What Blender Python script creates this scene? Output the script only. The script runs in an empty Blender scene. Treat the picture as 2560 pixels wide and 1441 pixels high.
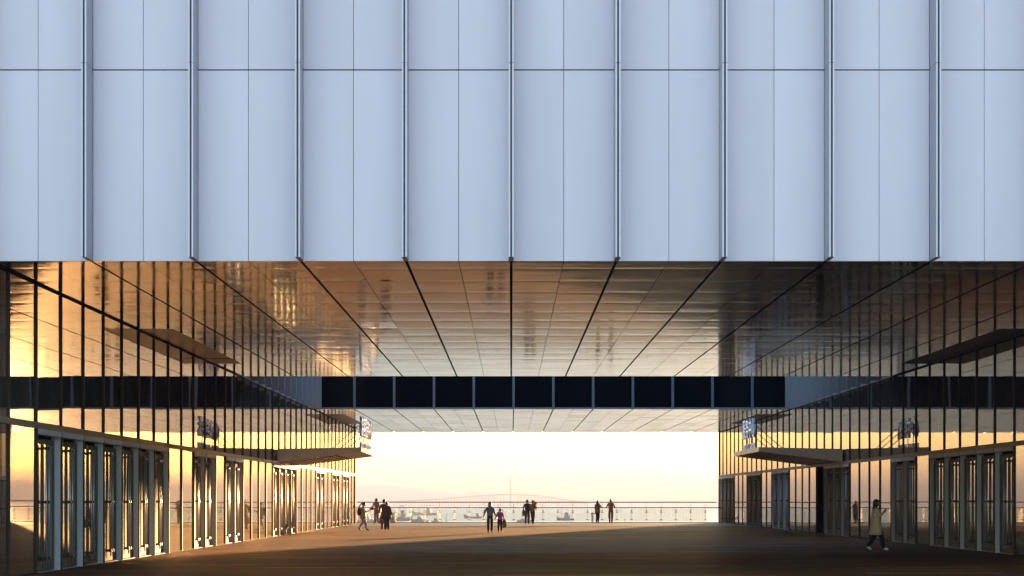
import bpy, bmesh, math, random
from mathutils import Vector, Matrix
R = math.radians
random.seed(7)
scene = bpy.context.scene
COL = scene.collection

# ------------------------------------------------------------------ camera
CAMZ = 1.70
cd = bpy.data.cameras.new('camera')
cam = bpy.data.objects.new('camera', cd)
COL.objects.link(cam)
cam.location = (0, 0, CAMZ)
cam.rotation_euler = (R(90), 0, 0)
cd.sensor_width = 36.0
cd.lens = 36.0 * 4400 / 2560
cd.shift_x = 2 / 2560
cd.shift_y = 528.5 / 2560
cd.clip_start = 0.1
cd.clip_end = 30000
scene.camera = cam

# ------------------------------------------------------------------ sky, sun, exposure
SUN_AZ = R(18)      # to the right of the view axis (+Y)
SUN_EL = R(3.65)
world = bpy.data.worlds.new('World')
scene.world = world
world.use_nodes = True
wn = world.node_tree
sky = wn.nodes.new('ShaderNodeTexSky')
sky.sky_type = 'NISHITA'
sky.sun_disc = False
sky.sun_elevation = SUN_EL
sky.sun_rotation = SUN_AZ
sky.air_density = 1.0
sky.dust_density = 0.35
sky.ozone_density = 1.85
bg = wn.nodes['Background']
bg.inputs['Strength'].default_value = 0.10
wn.links.new(sky.outputs[0], bg.inputs['Color'])
sl = bpy.data.lights.new('sun', 'SUN')
sl.energy = 4.6
sl.angle = R(1.2)
sl.color = (1.0, 0.56, 0.23)
sun = bpy.data.objects.new('sun', sl)
COL.objects.link(sun)
sun.location = (300, 900, 120)
sdir = Vector((math.sin(SUN_AZ) * math.cos(SUN_EL), math.cos(SUN_AZ) * math.cos(SUN_EL), math.sin(SUN_EL)))
sun.rotation_euler = sdir.to_track_quat('Z', 'Y').to_euler()
scene.view_settings.view_transform = 'Standard'
scene.view_settings.look = 'None'
scene.view_settings.exposure = 3.32
scene.view_settings.gamma = 1.0
scene.view_settings.use_curve_mapping = False
scene.render.engine = 'CYCLES'
cy = scene.cycles
cy.max_bounces = 8
cy.diffuse_bounces = 3
cy.glossy_bounces = 5
cy.transmission_bounces = 4
cy.transparent_max_bounces = 8
cy.volume_bounces = 1
cy.use_denoising = True
cy.sample_clamp_indirect = 6.0
cy.caustics_reflective = True

# ------------------------------------------------------------------ layout (metres), camera at y = 0
M = 2.183             # facade module
ZS = 6.65             # soffit height
Y1, Y2 = 36.55, 70.71     # near block: front and back
Y3, Y4 = 96.6, 130.4      # far block
XL, XR = -10.85, 15.35    # glass walls
YR = 126.8            # balustrade
ZT = 16.0
ZJ = 10.62            # horizontal facade joint
SEA = -9.3
XO2 = 0.13

# ------------------------------------------------------------------ materials
def mat(name, color=(.5, .5, .5), rough=.5, metal=0.0, spec=.5, noise=None, bump=None, vary=0.0, **kw):
    m = bpy.data.materials.new(name)
    m.use_nodes = True
    nt = m.node_tree
    b = nt.nodes['Principled BSDF']
    b.inputs['Base Color'].default_value = (*color, 1)
    b.inputs['Roughness'].default_value = rough
    b.inputs['Metallic'].default_value = metal
    b.inputs['Specular IOR Level'].default_value = spec
    for k, v in kw.items():
        b.inputs[k].default_value = v
    tc = nt.nodes.new('ShaderNodeTexCoord')
    if noise:      # (scale xyz, amount, roughness amount)
        sc, am, ra = noise
        mp = nt.nodes.new('ShaderNodeMapping')
        mp.inputs['Scale'].default_value = sc
        oi = nt.nodes.new('ShaderNodeObjectInfo')
        n = nt.nodes.new('ShaderNodeTexNoise')
        n.noise_dimensions = '4D'
        n.inputs['Scale'].default_value = 1
        n.inputs['Detail'].default_value = 5
        mul = nt.nodes.new('ShaderNodeMath'); mul.operation = 'MULTIPLY'; mul.inputs[1].default_value = 37
        nt.links.new(oi.outputs['Random'], mul.inputs[0])
        nt.links.new(mul.outputs[0], n.inputs['W'])
        nt.links.new(tc.outputs['Object'], mp.inputs['Vector'])
        nt.links.new(mp.outputs[0], n.inputs['Vector'])
        mr = nt.nodes.new('ShaderNodeMapRange')
        mr.inputs['From Min'].default_value = .3; mr.inputs['From Max'].default_value = .7
        mr.inputs['To Min'].default_value = 1 - am; mr.inputs['To Max'].default_value = 1 + am
        nt.links.new(n.outputs['Fac'], mr.inputs['Value'])
        mx = nt.nodes.new('ShaderNodeVectorMath'); mx.operation = 'SCALE'
        mx.inputs[0].default_value = color
        if vary:      # each piece its own slightly different tone
            vr = nt.nodes.new('ShaderNodeMapRange'); vr.inputs['To Min'].default_value = 1 - vary; vr.inputs['To Max'].default_value = 1 + vary
            nt.links.new(oi.outputs['Random'], vr.inputs['Value'])
            vm = nt.nodes.new('ShaderNodeMath'); vm.operation = 'MULTIPLY'
            nt.links.new(mr.outputs[0], vm.inputs[0]); nt.links.new(vr.outputs[0], vm.inputs[1])
            mr = vm
        nt.links.new(mr.outputs[0], mx.inputs['Scale'])
        nt.links.new(mx.outputs[0], b.inputs['Base Color'])
        if ra:
            mr2 = nt.nodes.new('ShaderNodeMapRange')
            mr2.inputs['From Min'].default_value = .3; mr2.inputs['From Max'].default_value = .7
            mr2.inputs['To Min'].default_value = max(0, rough - ra); mr2.inputs['To Max'].default_value = rough + ra
            nt.links.new(n.outputs['Fac'], mr2.inputs['Value'])
            nt.links.new(mr2.outputs[0], b.inputs['Roughness'])
    if bump:       # (scale xyz, distance)
        sc, dist = bump
        mp = nt.nodes.new('ShaderNodeMapping')
        mp.inputs['Scale'].default_value = sc
        oi = nt.nodes.new('ShaderNodeObjectInfo')
        mul = nt.nodes.new('ShaderNodeMath'); mul.operation = 'MULTIPLY'; mul.inputs[1].default_value = 91
        n = nt.nodes.new('ShaderNodeTexNoise')
        n.noise_dimensions = '4D'
        n.inputs['Scale'].default_value = 1
        n.inputs['Detail'].default_value = 1.5
        nt.links.new(oi.outputs['Random'], mul.inputs[0])
        nt.links.new(mul.outputs[0], n.inputs['W'])
        nt.links.new(tc.outputs['Object'], mp.inputs['Vector'])
        nt.links.new(mp.outputs[0], n.inputs['Vector'])
        bp = nt.nodes.new('ShaderNodeBump')
        bp.inputs['Strength'].default_value = 1
        bp.inputs['Distance'].default_value = dist
        nt.links.new(n.outputs['Fac'], bp.inputs['Height'])
        nt.links.new(bp.outputs[0], b.inputs['Normal'])
    return m

def glass_mat(name, tint, refl, base, ior, bumpd=0.0, bscale=(.9, .9, .9), dust=0.0):
    """coated glazing: mirror-like reflection weighted by Fresnel over a tinted see-through pane"""
    m = bpy.data.materials.new(name)
    m.use_nodes = True
    nt = m.node_tree
    nt.nodes.remove(nt.nodes['Principled BSDF'])
    out = nt.nodes['Material Output']
    tr = nt.nodes.new('ShaderNodeBsdfTransparent'); tr.inputs[0].default_value = (*tint, 1)
    gl = nt.nodes.new('ShaderNodeBsdfGlossy'); gl.inputs['Color'].default_value = (*refl, 1); gl.inputs['Roughness'].default_value = 0.015
    fr = nt.nodes.new('ShaderNodeFresnel'); fr.inputs['IOR'].default_value = ior
    mr = nt.nodes.new('ShaderNodeMapRange'); mr.inputs['To Min'].default_value = base
    mx = nt.nodes.new('ShaderNodeMixShader')
    nt.links.new(fr.outputs[0], mr.inputs['Value'])
    nt.links.new(mr.outputs[0], mx.inputs[0])
    nt.links.new(tr.outputs[0], mx.inputs[1]); nt.links.new(gl.outputs[0], mx.inputs[2])
    if dust:
        df = nt.nodes.new('ShaderNodeBsdfDiffuse'); df.inputs['Color'].default_value = (.62, .55, .47, 1)
        tcd = nt.nodes.new('ShaderNodeTexCoord'); nd = nt.nodes.new('ShaderNodeTexNoise'); nd.inputs['Scale'].default_value = 1.3; nd.inputs['Detail'].default_value = 6
        nt.links.new(tcd.outputs['Object'], nd.inputs['Vector'])
        md = nt.nodes.new('ShaderNodeMapRange'); md.inputs['From Min'].default_value = .3; md.inputs['From Max'].default_value = .7
        md.inputs['To Min'].default_value = dust * .5; md.inputs['To Max'].default_value = dust * 1.5
        nt.links.new(nd.outputs['Fac'], md.inputs['Value'])
        m3 = nt.nodes.new('ShaderNodeMixShader')
        nt.links.new(md.outputs[0], m3.inputs[0]); nt.links.new(mx.outputs[0], m3.inputs[1]); nt.links.new(df.outputs[0], m3.inputs[2])
        mx = m3
    nt.links.new(mx.outputs[0], out.inputs['Surface'])
    if bumpd:
        tc = nt.nodes.new('ShaderNodeTexCoord')
        mp = nt.nodes.new('ShaderNodeMapping'); mp.inputs['Scale'].default_value = bscale
        oi = nt.nodes.new('ShaderNodeObjectInfo')
        mul = nt.nodes.new('ShaderNodeMath'); mul.operation = 'MULTIPLY'; mul.inputs[1].default_value = 53
        n = nt.nodes.new('ShaderNodeTexNoise'); n.noise_dimensions = '4D'
        n.inputs['Scale'].default_value = 1; n.inputs['Detail'].default_value = 0.6
        nt.links.new(oi.outputs['Random'], mul.inputs[0]); nt.links.new(mul.outputs[0], n.inputs['W'])
        nt.links.new(tc.outputs['Object'], mp.inputs['Vector']); nt.links.new(mp.outputs[0], n.inputs['Vector'])
        bp = nt.nodes.new('ShaderNodeBump'); bp.inputs['Strength'].default_value = 1; bp.inputs['Distance'].default_value = bumpd
        nt.links.new(n.outputs['Fac'], bp.inputs['Height'])
        nt.links.new(bp.outputs[0], gl.inputs['Normal'])
    return m

MT = {}
MT['panel'] = mat('facade_panel_coating', (.89, .785, .875), .52, 0, .25, noise=((.9, .9, .12), .05, .05), vary=.03)
MT['fin'] = mat('fin_coating', (.40, .39, .46), .40, 0, .4)
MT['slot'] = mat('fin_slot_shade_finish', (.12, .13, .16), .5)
MT['joint'] = mat('dark_joint', (.03, .032, .036), .9, 0, .05)
MT['soffit'] = mat('satin_soffit_metal', (.315, .30, .28), .085, 1.0, noise=((.6, 1.6, 1), .10, .05), bump=((.35, 2.6, 1), .0024))
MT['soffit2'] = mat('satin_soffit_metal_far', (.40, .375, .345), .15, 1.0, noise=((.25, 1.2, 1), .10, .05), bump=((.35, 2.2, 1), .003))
MT['vent'] = mat('soffit_vent_metal', (.06, .052, .045), .4, .6)
MT['glass'] = glass_mat('coated_glazing', (.22, .21, .19), (.84, .715, .615), .27, 1.65, .0020, (1.1, .8, .45), .085)
MT['doorglass'] = glass_mat('door_glazing', (.25, .25, .24), (.88, .80, .70), .20, 1.6, .0004, (1, 1, .5), .05)
MT['railglass'] = glass_mat('balustrade_glazing', (.90, .93, .92), (1, 1, 1), .03, 1.45)
MT['mullion'] = mat('bronze_mullion', (.06, .045, .03), .6, 0, .12)
MT['bronze'] = mat('champagne_metal', (.30, .235, .165), .6, .1, .15, noise=((2, 2, 2), .06, .05))
MT['leafmetal'] = mat('door_leaf_metal', (.16, .13, .10), .65, 0, .12, noise=((3, 3, 3), .08, .05))
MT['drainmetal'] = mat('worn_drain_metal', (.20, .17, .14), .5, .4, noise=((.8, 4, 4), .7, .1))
MT['alu'] = mat('brushed_aluminium', (.55, .55, .56), .32, .85)
MT['jamb'] = mat('grey_jamb_metal', (.50, .54, .64), .6, 0, .15)
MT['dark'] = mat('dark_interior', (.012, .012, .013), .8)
MT['floor_in'] = mat('interior_floor', (.06, .055, .05), .35)
MT['blackglass'] = mat('black_glazing', (.005, .005, .005), .06, 0, .2)
MT['blueframe'] = mat('blue_grey_frame', (.34, .39, .47), .4, .5)
MT['court'] = mat('court_cladding', (.42, .43, .46), .45, 0, .4)
MT['canopy'] = mat('canopy_metal', (.52, .47, .42), .42, .35, noise=((1.5, 1.5, 1.5), .05, .04))
MT['lattice'] = mat('canopy_lattice', (.33, .28, .23), .5, .3)
MT['letter'] = mat('white_lit_letter', (.85, .87, .92), .35, **{'Emission Color': (.72, .82, 1, 1), 'Emission Strength': .06})
MT['lettering_side'] = mat('dark_steel', (.05, .05, .055), .45, .6)
MT['steel'] = mat('stainless_steel', (.58, .57, .56), .42, .7)
MT['postmetal'] = mat('satin_post_metal', (.32, .30, .28), .6, .1)
MT['rail'] = mat('dark_handrail', (.03, .022, .018), .5, .0)
MT['clamp'] = mat('clamp_metal', (.05, .048, .045), .4, .6)
MT['stone'] = mat('border_stone', (.22, .16, .13), .6, 0, .15, noise=((.4, 3, 1), .15, .1))
MT['paving'] = mat('pale_bounce_paving', (.34, .335, .33), .5, 0, .4, noise=((.25, 2, 1), .12, .1))
MT['quay'] = mat('quay_concrete', (.28, .27, .25), .85, noise=((.3, .3, .3), .2, 0))

def floor_material():
    m = bpy.data.materials.new('weathered_timber_deck')
    m.use_nodes = True
    nt = m.node_tree; L = nt.links
    b = nt.nodes['Principled BSDF']
    tc = nt.nodes.new('ShaderNodeTexCoord')
    def noise(scale, detail=4, rough=.6):
        mp = nt.nodes.new('ShaderNodeMapping'); mp.inputs['Scale'].default_value = scale
        n = nt.nodes.new('ShaderNodeTexNoise'); n.inputs['Scale'].default_value = 1
        n.inputs['Detail'].default_value = detail; n.inputs['Roughness'].default_value = rough
        L.new(tc.outputs['Object'], mp.inputs['Vector']); L.new(mp.outputs[0], n.inputs['Vector'])
        return n
    a = noise((.07, .75, 1), 7, .75)
    c = noise((.22, 4.0, 1), 4, .65)
    g = noise((.05, .12, 1), 2, .5)
    # boards 0.14 m wide running across the passage, each with its own tone
    sep = nt.nodes.new('ShaderNodeSeparateXYZ'); L.new(tc.outputs['Object'], sep.inputs[0])
    dv = nt.nodes.new('ShaderNodeMath'); dv.operation = 'DIVIDE'; dv.inputs[1].default_value = .14
    L.new(sep.outputs['Y'], dv.inputs[0])
    fl = nt.nodes.new('ShaderNodeMath'); fl.operation = 'FLOOR'; L.new(dv.outputs[0], fl.inputs[0])
    fc = nt.nodes.new('ShaderNodeMath'); fc.operation = 'FRACT'; L.new(dv.outputs[0], fc.inputs[0])
    wx = nt.nodes.new('ShaderNodeMath'); wx.operation = 'MULTIPLY_ADD'; wx.inputs[1].default_value = .31
    L.new(sep.outputs['X'], wx.inputs[0])
    w0 = nt.nodes.new('ShaderNodeTexWhiteNoise'); w0.noise_dimensions = '1D'; L.new(fl.outputs[0], w0.inputs['W'])
    L.new(w0.outputs['Value'], wx.inputs[2])
    fx = nt.nodes.new('ShaderNodeMath'); fx.operation = 'FLOOR'; L.new(wx.outputs[0], fx.inputs[0])
    cb = nt.nodes.new('ShaderNodeCombineXYZ'); L.new(fx.outputs[0], cb.inputs[0]); L.new(fl.outputs[0], cb.inputs[1])
    wn2 = nt.nodes.new('ShaderNodeTexWhiteNoise'); wn2.noise_dimensions = '2D'; L.new(cb.outputs[0], wn2.inputs['Vector'])
    def mul(x, y):
        q = nt.nodes.new('ShaderNodeMath'); q.operation = 'MULTIPLY'
        L.new(x, q.inputs[0])
        if isinstance(y, (int, float)): q.inputs[1].default_value = y
        else: L.new(y, q.inputs[1])
        return q.outputs[0]
    def rng(x, f0, f1, t0, t1):
        q = nt.nodes.new('ShaderNodeMapRange')
        q.inputs['From Min'].default_value = f0; q.inputs['From Max'].default_value = f1
        q.inputs['To Min'].default_value = t0; q.inputs['To Max'].default_value = t1
        L.new(x, q.inputs['Value']); return q.outputs[0]
    v = mul(rng(a.outputs['Fac'], .3, .7, .22, 1.75), rng(c.outputs['Fac'], .3, .7, .7, 1.3))
    v = mul(v, rng(wn2.outputs['Value'], 0, 1, .72, 1.28))
    v = mul(v, rng(g.outputs['Fac'], .3, .7, .8, 1.2))
    v = mul(v, rng(wn2.outputs['Value'], .955, .965, 1, 3.0))  # sparse boards painted brighter as sun glints on the planks
    sc = nt.nodes.new('ShaderNodeVectorMath'); sc.operation = 'SCALE'; sc.inputs[0].default_value = (.16, .064, .0245)
    L.new(v, sc.inputs['Scale']); L.new(sc.outputs[0], b.inputs['Base Color'])
    L.new(mul(rng(a.outputs['Fac'], .3, .7, .50, .72), rng(wn2.outputs['Value'], 0, 1, .85, 1.15)), b.inputs['Roughness'])
    # rounded board edges with a gap
    pk = nt.nodes.new('ShaderNodeMath'); pk.operation = 'PINGPONG'; pk.inputs[1].default_value = .5
    L.new(fc.outputs[0], pk.inputs[0])
    ed = rng(pk.outputs[0], 0, .08, 0, 1)
    ad = nt.nodes.new('ShaderNodeMath'); ad.operation = 'MULTIPLY_ADD'; ad.inputs[1].default_value = .35
    L.new(c.outputs['Fac'], ad.inputs[0]); L.new(ed, ad.inputs[2])
    bp = nt.nodes.new('ShaderNodeBump'); bp.inputs['Distance'].default_value = .006; bp.inputs['Strength'].default_value = .6
    L.new(ad.outputs[0], bp.inputs['Height']); L.new(bp.outputs[0], b.inputs['Normal'])
    b.inputs['Specular IOR Level'].default_value = .05
    return m
MT['deck'] = floor_material()

def water_material():
    m = mat('sea_water', (.05, .062, .066), .36, 0, .45)
    nt = m.node_tree; L = nt.links
    b = nt.nodes['Principled BSDF']
    tc = nt.nodes.new('ShaderNodeTexCoord')
    outs = []
    for s, d in (((.045, .05, 1), .55), ((.25, .22, 1), .16)):
        mp = nt.nodes.new('ShaderNodeMapping'); mp.inputs['Scale'].default_value = s
        n = nt.nodes.new('ShaderNodeTexNoise'); n.inputs['Scale'].default_value = 1; n.inputs['Detail'].default_value = 3
        L.new(tc.outputs['Object'], mp.inputs['Vector']); L.new(mp.outputs[0], n.inputs['Vector'])
        bp = nt.nodes.new('ShaderNodeBump'); bp.inputs['Distance'].default_value = d; bp.inputs['Strength'].default_value = 1
        L.new(n.outputs['Fac'], bp.inputs['Height'])
        if outs: L.new(outs[-1].outputs[0], bp.inputs['Normal'])
        outs.append(bp)
    L.new(outs[-1].outputs[0], b.inputs['Normal'])
    return m
MT['water'] = water_material()

# ------------------------------------------------------------------ helpers
MESH = {}
def bm_box(bm, cx, cy_, cz, sx, sy, sz, mi=0):
    vs = [bm.verts.new((cx + sx * a / 2, cy_ + sy * b / 2, cz + sz * c / 2)) for a in (-1, 1) for b in (-1, 1) for c in (-1, 1)]
    for f in ((0, 1, 3, 2), (4, 6, 7, 5), (0, 4, 5, 1), (2, 3, 7, 6), (0, 2, 6, 4), (1, 5, 7, 3)):
        bm.faces.new([vs[i] for i in f]).material_index = mi
    return vs

def bm_tube(bm, p, q, r0, r1=None, n=8, mi=0, caps=True):
    p, q = Vector(p), Vector(q)
    r1 = r0 if r1 is None else r1
    d = (q - p).normalized()
    u = d.cross(Vector((0, 0, 1)) if abs(d.z) < .9 else Vector((1, 0, 0))).normalized()
    w = d.cross(u)
    A, B = [], []
    for i in range(n):
        t = 2 * math.pi * i / n
        o = u * math.cos(t) + w * math.sin(t)
        A.append(bm.verts.new(p + o * r0)); B.append(bm.verts.new(q + o * r1))
    for i in range(n):
        j = (i + 1) % n
        f = bm.faces.new((A[i], A[j], B[j], B[i])); f.material_index = mi; f.smooth = True
    if caps:
        bm.faces.new(A[::-1]).material_index = mi; bm.faces.new(B).material_index = mi

def bm_prism(bm, poly, z0, z1, mi=0):
    """poly in xy extruded along z"""
    a = [bm.verts.new((x, y, z0)) for x, y in poly]
    b = [bm.verts.new((x, y, z1)) for x, y in poly]
    n = len(poly)
    for i in range(n):
        j = (i + 1) % n
        bm.faces.new((a[i], a[j], b[j], b[i])).material_index = mi
    bm.faces.new(a[::-1]).material_index = mi; bm.faces.new(b).material_index = mi

def done(bm, name, mats):
    bmesh.ops.recalc_face_normals(bm, faces=bm.faces[:])
    me = bpy.data.meshes.new(name)
    bm.to_mesh(me); bm.free()
    for k in (mats if isinstance(mats, (list, tuple)) else [mats]):
        me.materials.append(MT[k] if isinstance(k, str) else k)
    return me

def boxmesh(sx, sy, sz, m, name='box'):
    key = (round(sx, 4), round(sy, 4), round(sz, 4), m)
    if key not in MESH:
        bm = bmesh.new(); bm_box(bm, 0, 0, 0, sx, sy, sz)
        MESH[key] = done(bm, name, m)
    return MESH[key]

def link(name, me, loc=(0, 0, 0), parent=None, rot=None, label=None, cat=None, group=None, kind=None):
    o = bpy.data.objects.new(name, me)
    COL.objects.link(o)
    o.location = loc
    if rot: o.rotation_euler = rot
    if parent: o.parent = parent
    if label: o['label'] = label
    if cat: o['category'] = cat
    if group: o['group'] = group
    if kind: o['kind'] = kind
    return o

def root(name, loc, label, cat, group=None, rz=0):
    return link(name, None, loc, None, (0, 0, rz), label, cat, group)

def world_box(name, x0, x1, y0, y1, z0, z1, m, parent, **kw):
    me = boxmesh(x1 - x0, y1 - y0, z1 - z0, m, name)
    pl = parent.location if parent else Vector((0, 0, 0))
    return link(name, me, ((x0 + x1) / 2 - pl[0], (y0 + y1) / 2 - pl[1], (z0 + z1) / 2 - pl[2]), parent, **kw)

# ------------------------------------------------------------------ ground, sea
bm = bmesh.new()
bm_box(bm, 0, (-260 + 131) / 2, -.1, 500, 391, .2)
plaza = link('plaza', done(bm, 'plaza', 'deck'), kind='structure')
bm = bmesh.new()
bm_box(bm, 0, 121.4, .002, 300, 19.0, .012)
border = link('pavement_border', done(bm, 'pavement_border', 'stone'), kind='structure')
bm = bmesh.new()
bm_box(bm, 0, (-259 + 32.2) / 2, .002, 498, 291.2, .012)
forecourt = link('forecourt_paving', done(bm, 'forecourt_paving', 'paving'), kind='structure')  # pale paving out of view, added to bounce light onto the facade
bm = bmesh.new()
bm_box(bm, 0, 60.2, -6.2, 498, 140, 12.0)
quay = link('quay', done(bm, 'quay', 'quay'), kind='structure')
bm = bmesh.new()
nx, ny = 2, 24
ys = [131 + (9600 - 131) * (i / ny) ** 2.2 for i in range(ny + 1)]
ys[0] = 60
vv = [[bm.verts.new((x, y, SEA)) for x in (-5500, 0, 5500)] for y in ys]
for i in range(ny):
    for j in range(2):
        bm.faces.new((vv[i][j], vv[i][j + 1], vv[i + 1][j + 1], vv[i + 1][j]))
sea = link('sea', done(bm, 'sea', 'water'), kind='structure')

# metal drain strips set into the deck
drain = root('deck_strip', (0, 57.0, 0), 'thin metal drain strip crossing the dark timber deck', 'drain')
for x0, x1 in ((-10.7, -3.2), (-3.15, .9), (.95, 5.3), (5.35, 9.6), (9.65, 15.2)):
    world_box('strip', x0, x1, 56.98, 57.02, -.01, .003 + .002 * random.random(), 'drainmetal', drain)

glint_strips = root('deck_strip', (8, 92, 0), 'short bright strips added as glints of sunlit plank edges near the right doors', 'drain')  # added strips that stand in for sunlit glints on plank edges
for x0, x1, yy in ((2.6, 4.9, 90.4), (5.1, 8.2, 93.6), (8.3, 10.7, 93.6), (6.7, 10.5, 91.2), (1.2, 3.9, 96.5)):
    world_box('strip', x0, x1, yy - .03, yy + .03, -.01, .006, 'drainmetal', glint_strips)

# ------------------------------------------------------------------ near block
nb = root('upper_block', (0, (Y1 + Y2) / 2, ZS), 'pale blue panelled upper storey nearest the camera, bridging the passage', 'building')
bm = bmesh.new()
bm_box(bm, 2, (Y1 + .12 + Y2) / 2, (ZS + .14 + ZT) / 2, 90, Y2 - Y1 - .12, ZT - ZS - .14)
o = link('core', done(bm, 'core', 'joint'), (0, -(Y1 + Y2) / 2, -ZS), nb)
NC = 11
TH = .05
for k in range(-NC, NC):
    for h in (0, 1):
        xa = k * M + h * M / 2
        xb = xa + M / 2
        xa += .052 if h == 0 else .006
        xb -= .006 if h == 0 else .052
        for z0, z1 in ((ZS, ZJ - .014), (ZJ + .014, ZT)):
            p = world_box('facade_panel', xa, xb, Y1, Y1 + TH, z0, z1, 'panel', nb)
            p.rotation_euler = (R(random.uniform(-.06, .06)), 0, R(random.uniform(-.10, .10)))
# fins: U-shaped tip with a slot, narrow neck at the wall
def fin_mesh(z0, z1, name, depth=.60, m='fin'):
    w, s, t = .052, .020, .05
    poly = [(-w, -depth), (-s, -depth), (-s, -depth + t), (s, -depth + t), (s, -depth), (w, -depth), (w, -.045), (.028, -.045), (.028, .10), (-.028, .10), (-.028, -.045), (-w, -.045)]
    bm = bmesh.new(); bm_prism(bm, poly, z0, z1)
    bmesh.ops.recalc_face_normals(bm, faces=bm.faces[:])
    for f in bm.faces:
        c = f.calc_center_median()
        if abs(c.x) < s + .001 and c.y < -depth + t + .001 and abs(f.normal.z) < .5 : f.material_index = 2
        elif f.normal.y < -.5: f.material_index = 1
    return done(bm, name, [m, 'panel', 'slot'])
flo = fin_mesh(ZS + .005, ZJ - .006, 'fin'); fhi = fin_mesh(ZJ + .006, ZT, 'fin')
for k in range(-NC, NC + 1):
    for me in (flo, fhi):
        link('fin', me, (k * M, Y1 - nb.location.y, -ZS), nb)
# soffit panels: individually for those that show largest, the rest joined
rows = [(Y1 + .02, 37.78)] + [(37.78 + 2.2 * i, 37.78 + 2.2 * (i + 1)) for i in range(15)]
rows[-1] = (rows[-1][0], Y2)
cols = []
x = -9 * M / 2
cols.append((XL - .02, x, 'edge'))
i = -9
while (i + 1) * M / 2 < XR + .1:
    cols.append((i * M / 2, (i + 1) * M / 2, i)); i += 1
if XR - i * M / 2 > .02: cols.append((i * M / 2, XR + .3, i))
def vent_zone(xm, ym, spans):
    return (xm < XL + 1.03 or xm > XR - 1.25) and any(a < ym < b for a, b in spans)
cand = []
for (ya, yb) in rows:
    for (xa, xb, ci) in cols:
        ga = .030 if (ci != 'edge' and ci % 2 == 0) else .006
        gb = .030 if (ci == 'edge' and 0) or (ci != 'edge' and (ci + 1) % 2 == 0) else .006
        cand.append((xa + ga, xb - gb, ya + .009, yb - .009))
def shown(c):
    xa, xb, ya, yb = c
    yy = yb
    if xb / yy < -.293 or xa / yy > .293: return 0
    return abs(xb - xa) * (1 / ya - 1 / yb)
cand.sort(key=shown, reverse=True)
def pillow(w, d):
    """sheet-metal tray: the face sags a little and its long edges curl up"""
    key = ('pillow', round(w, 3), round(d, 3), random.randrange(4))
    if key not in MESH:
        rg = random.Random(str(key))
        bm = bmesh.new()
        prof = [(-.5, .0008), (-.485, .0001), (-.25, rg.uniform(-.0006, .0006)), (0, rg.uniform(-.0009, .0005)), (.25, rg.uniform(-.0006, .0006)), (.485, .0001), (.5, .0008)]
        low = [[bm.verts.new((sx * w / 2, t * d, z)) for t, z in prof] for sx in (-1, 1)]
        for i in range(len(prof) - 1):
            f = bm.faces.new((low[0][i], low[0][i + 1], low[1][i + 1], low[1][i])); f.smooth = True
        top = [[bm.verts.new((sx * w / 2, t * d, .035)) for t in (-.5, .5)] for sx in (-1, 1)]
        bm.faces.new((top[0][0], top[0][1], top[1][1], top[1][0]))
        bm.faces.new((low[0][0], low[1][0], top[1][0], top[0][0])); bm.faces.new((low[0][-1], low[1][-1], top[1][1], top[0][1]))
        for q in (0, 1): bm.faces.new(low[q] + [top[q][1], top[q][0]])
        for e in bm.edges:
            if not all(f.smooth for f in e.link_faces): e.smooth = False
        MESH[key] = done(bm, 'soffit_panel', 'soffit')
    return MESH[key]
bm = bmesh.new()
n_parts = 0
for c in cand:
    xa, xb, ya, yb = c
    vz = vent_zone((xa + xb) / 2, (ya + yb) / 2, [(50.8, 63.4)])
    if n_parts < 296 and shown(c) > 0:
        if vz:
            world_box('vent_panel', xa, xb, ya, yb, ZS + .012, ZS + .035, 'vent', nb)
        else:
            p = link('soffit_panel', pillow(xb - xa, yb - ya), ((xa + xb) / 2, (ya + yb) / 2 - nb.location.y, 0), nb)
            p.rotation_euler = (R(random.gauss(0, .09)), R(random.gauss(0, .07)), R(random.choice((0, 180))))
        n_parts += 1
    else:
        bm_box(bm, (xa + xb) / 2, (ya + yb) / 2, ZS + .0175, xb - xa, yb - ya, .035, 1 if vz else 0)
link('soffit_panel_field', done(bm, 'soffit_panel_field', ['soffit', 'vent']), (0, -nb.location.y, -ZS), nb, kind='stuff')
# black backing seen through the joints
world_box('soffit_backing', XL - .3, XR + .5, Y1 + .06, Y2, ZS + .10, ZS + .13, 'joint', nb)

# ------------------------------------------------------------------ far block
fb = root('upper_block', (XO2, (Y3 + Y4) / 2, ZS), 'far upper storey with black glazing above the passage end', 'building')
bm = bmesh.new()
bm_box(bm, 2, (Y3 + .25 + Y4) / 2, (ZS + .14 + ZT) / 2, 90, Y4 - Y3 - .25, ZT - ZS - .14)
link('core', done(bm, 'core', 'joint'), (-XO2, -fb.location.y, -ZS), fb)
mm = None
def glaz_mullion():
    bm = bmesh.new()
    for s in (-1, 1):
        bm_box(bm, s * .045, -.06, (ZT - ZS) / 2 + .05, .034, .16, ZT - ZS - .1)
    bm_box(bm, 0, -.02, (ZT - ZS) / 2 + .05, .056, .06, ZT - ZS - .1)
    return done(bm, 'mullion', 'blueframe')
gm = glaz_mullion()
for k in range(-6, 9):
    link('mullion', gm, (k * M, Y3 + .05 - fb.location.y, 0), fb)
    world_box('window_pane', XO2 + k * M + .065, XO2 + (k + 1) * M - .065, Y3 + .09, Y3 + .115, ZS + .11, ZT, 'blackglass', fb)
world_box('sill', XO2 - 6.3 * M, XO2 + 9.3 * M, Y3 - .03, Y3 + .1, ZS - .0, ZS + .10, 'blueframe', fb)
bm = bmesh.new()
y = Y3 + .02
frows = []
while y < Y4 - .3:
    frows.append((y, min(y + 1.09 if not frows else y + 2.2, Y4))); y = frows[-1][1]
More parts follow.
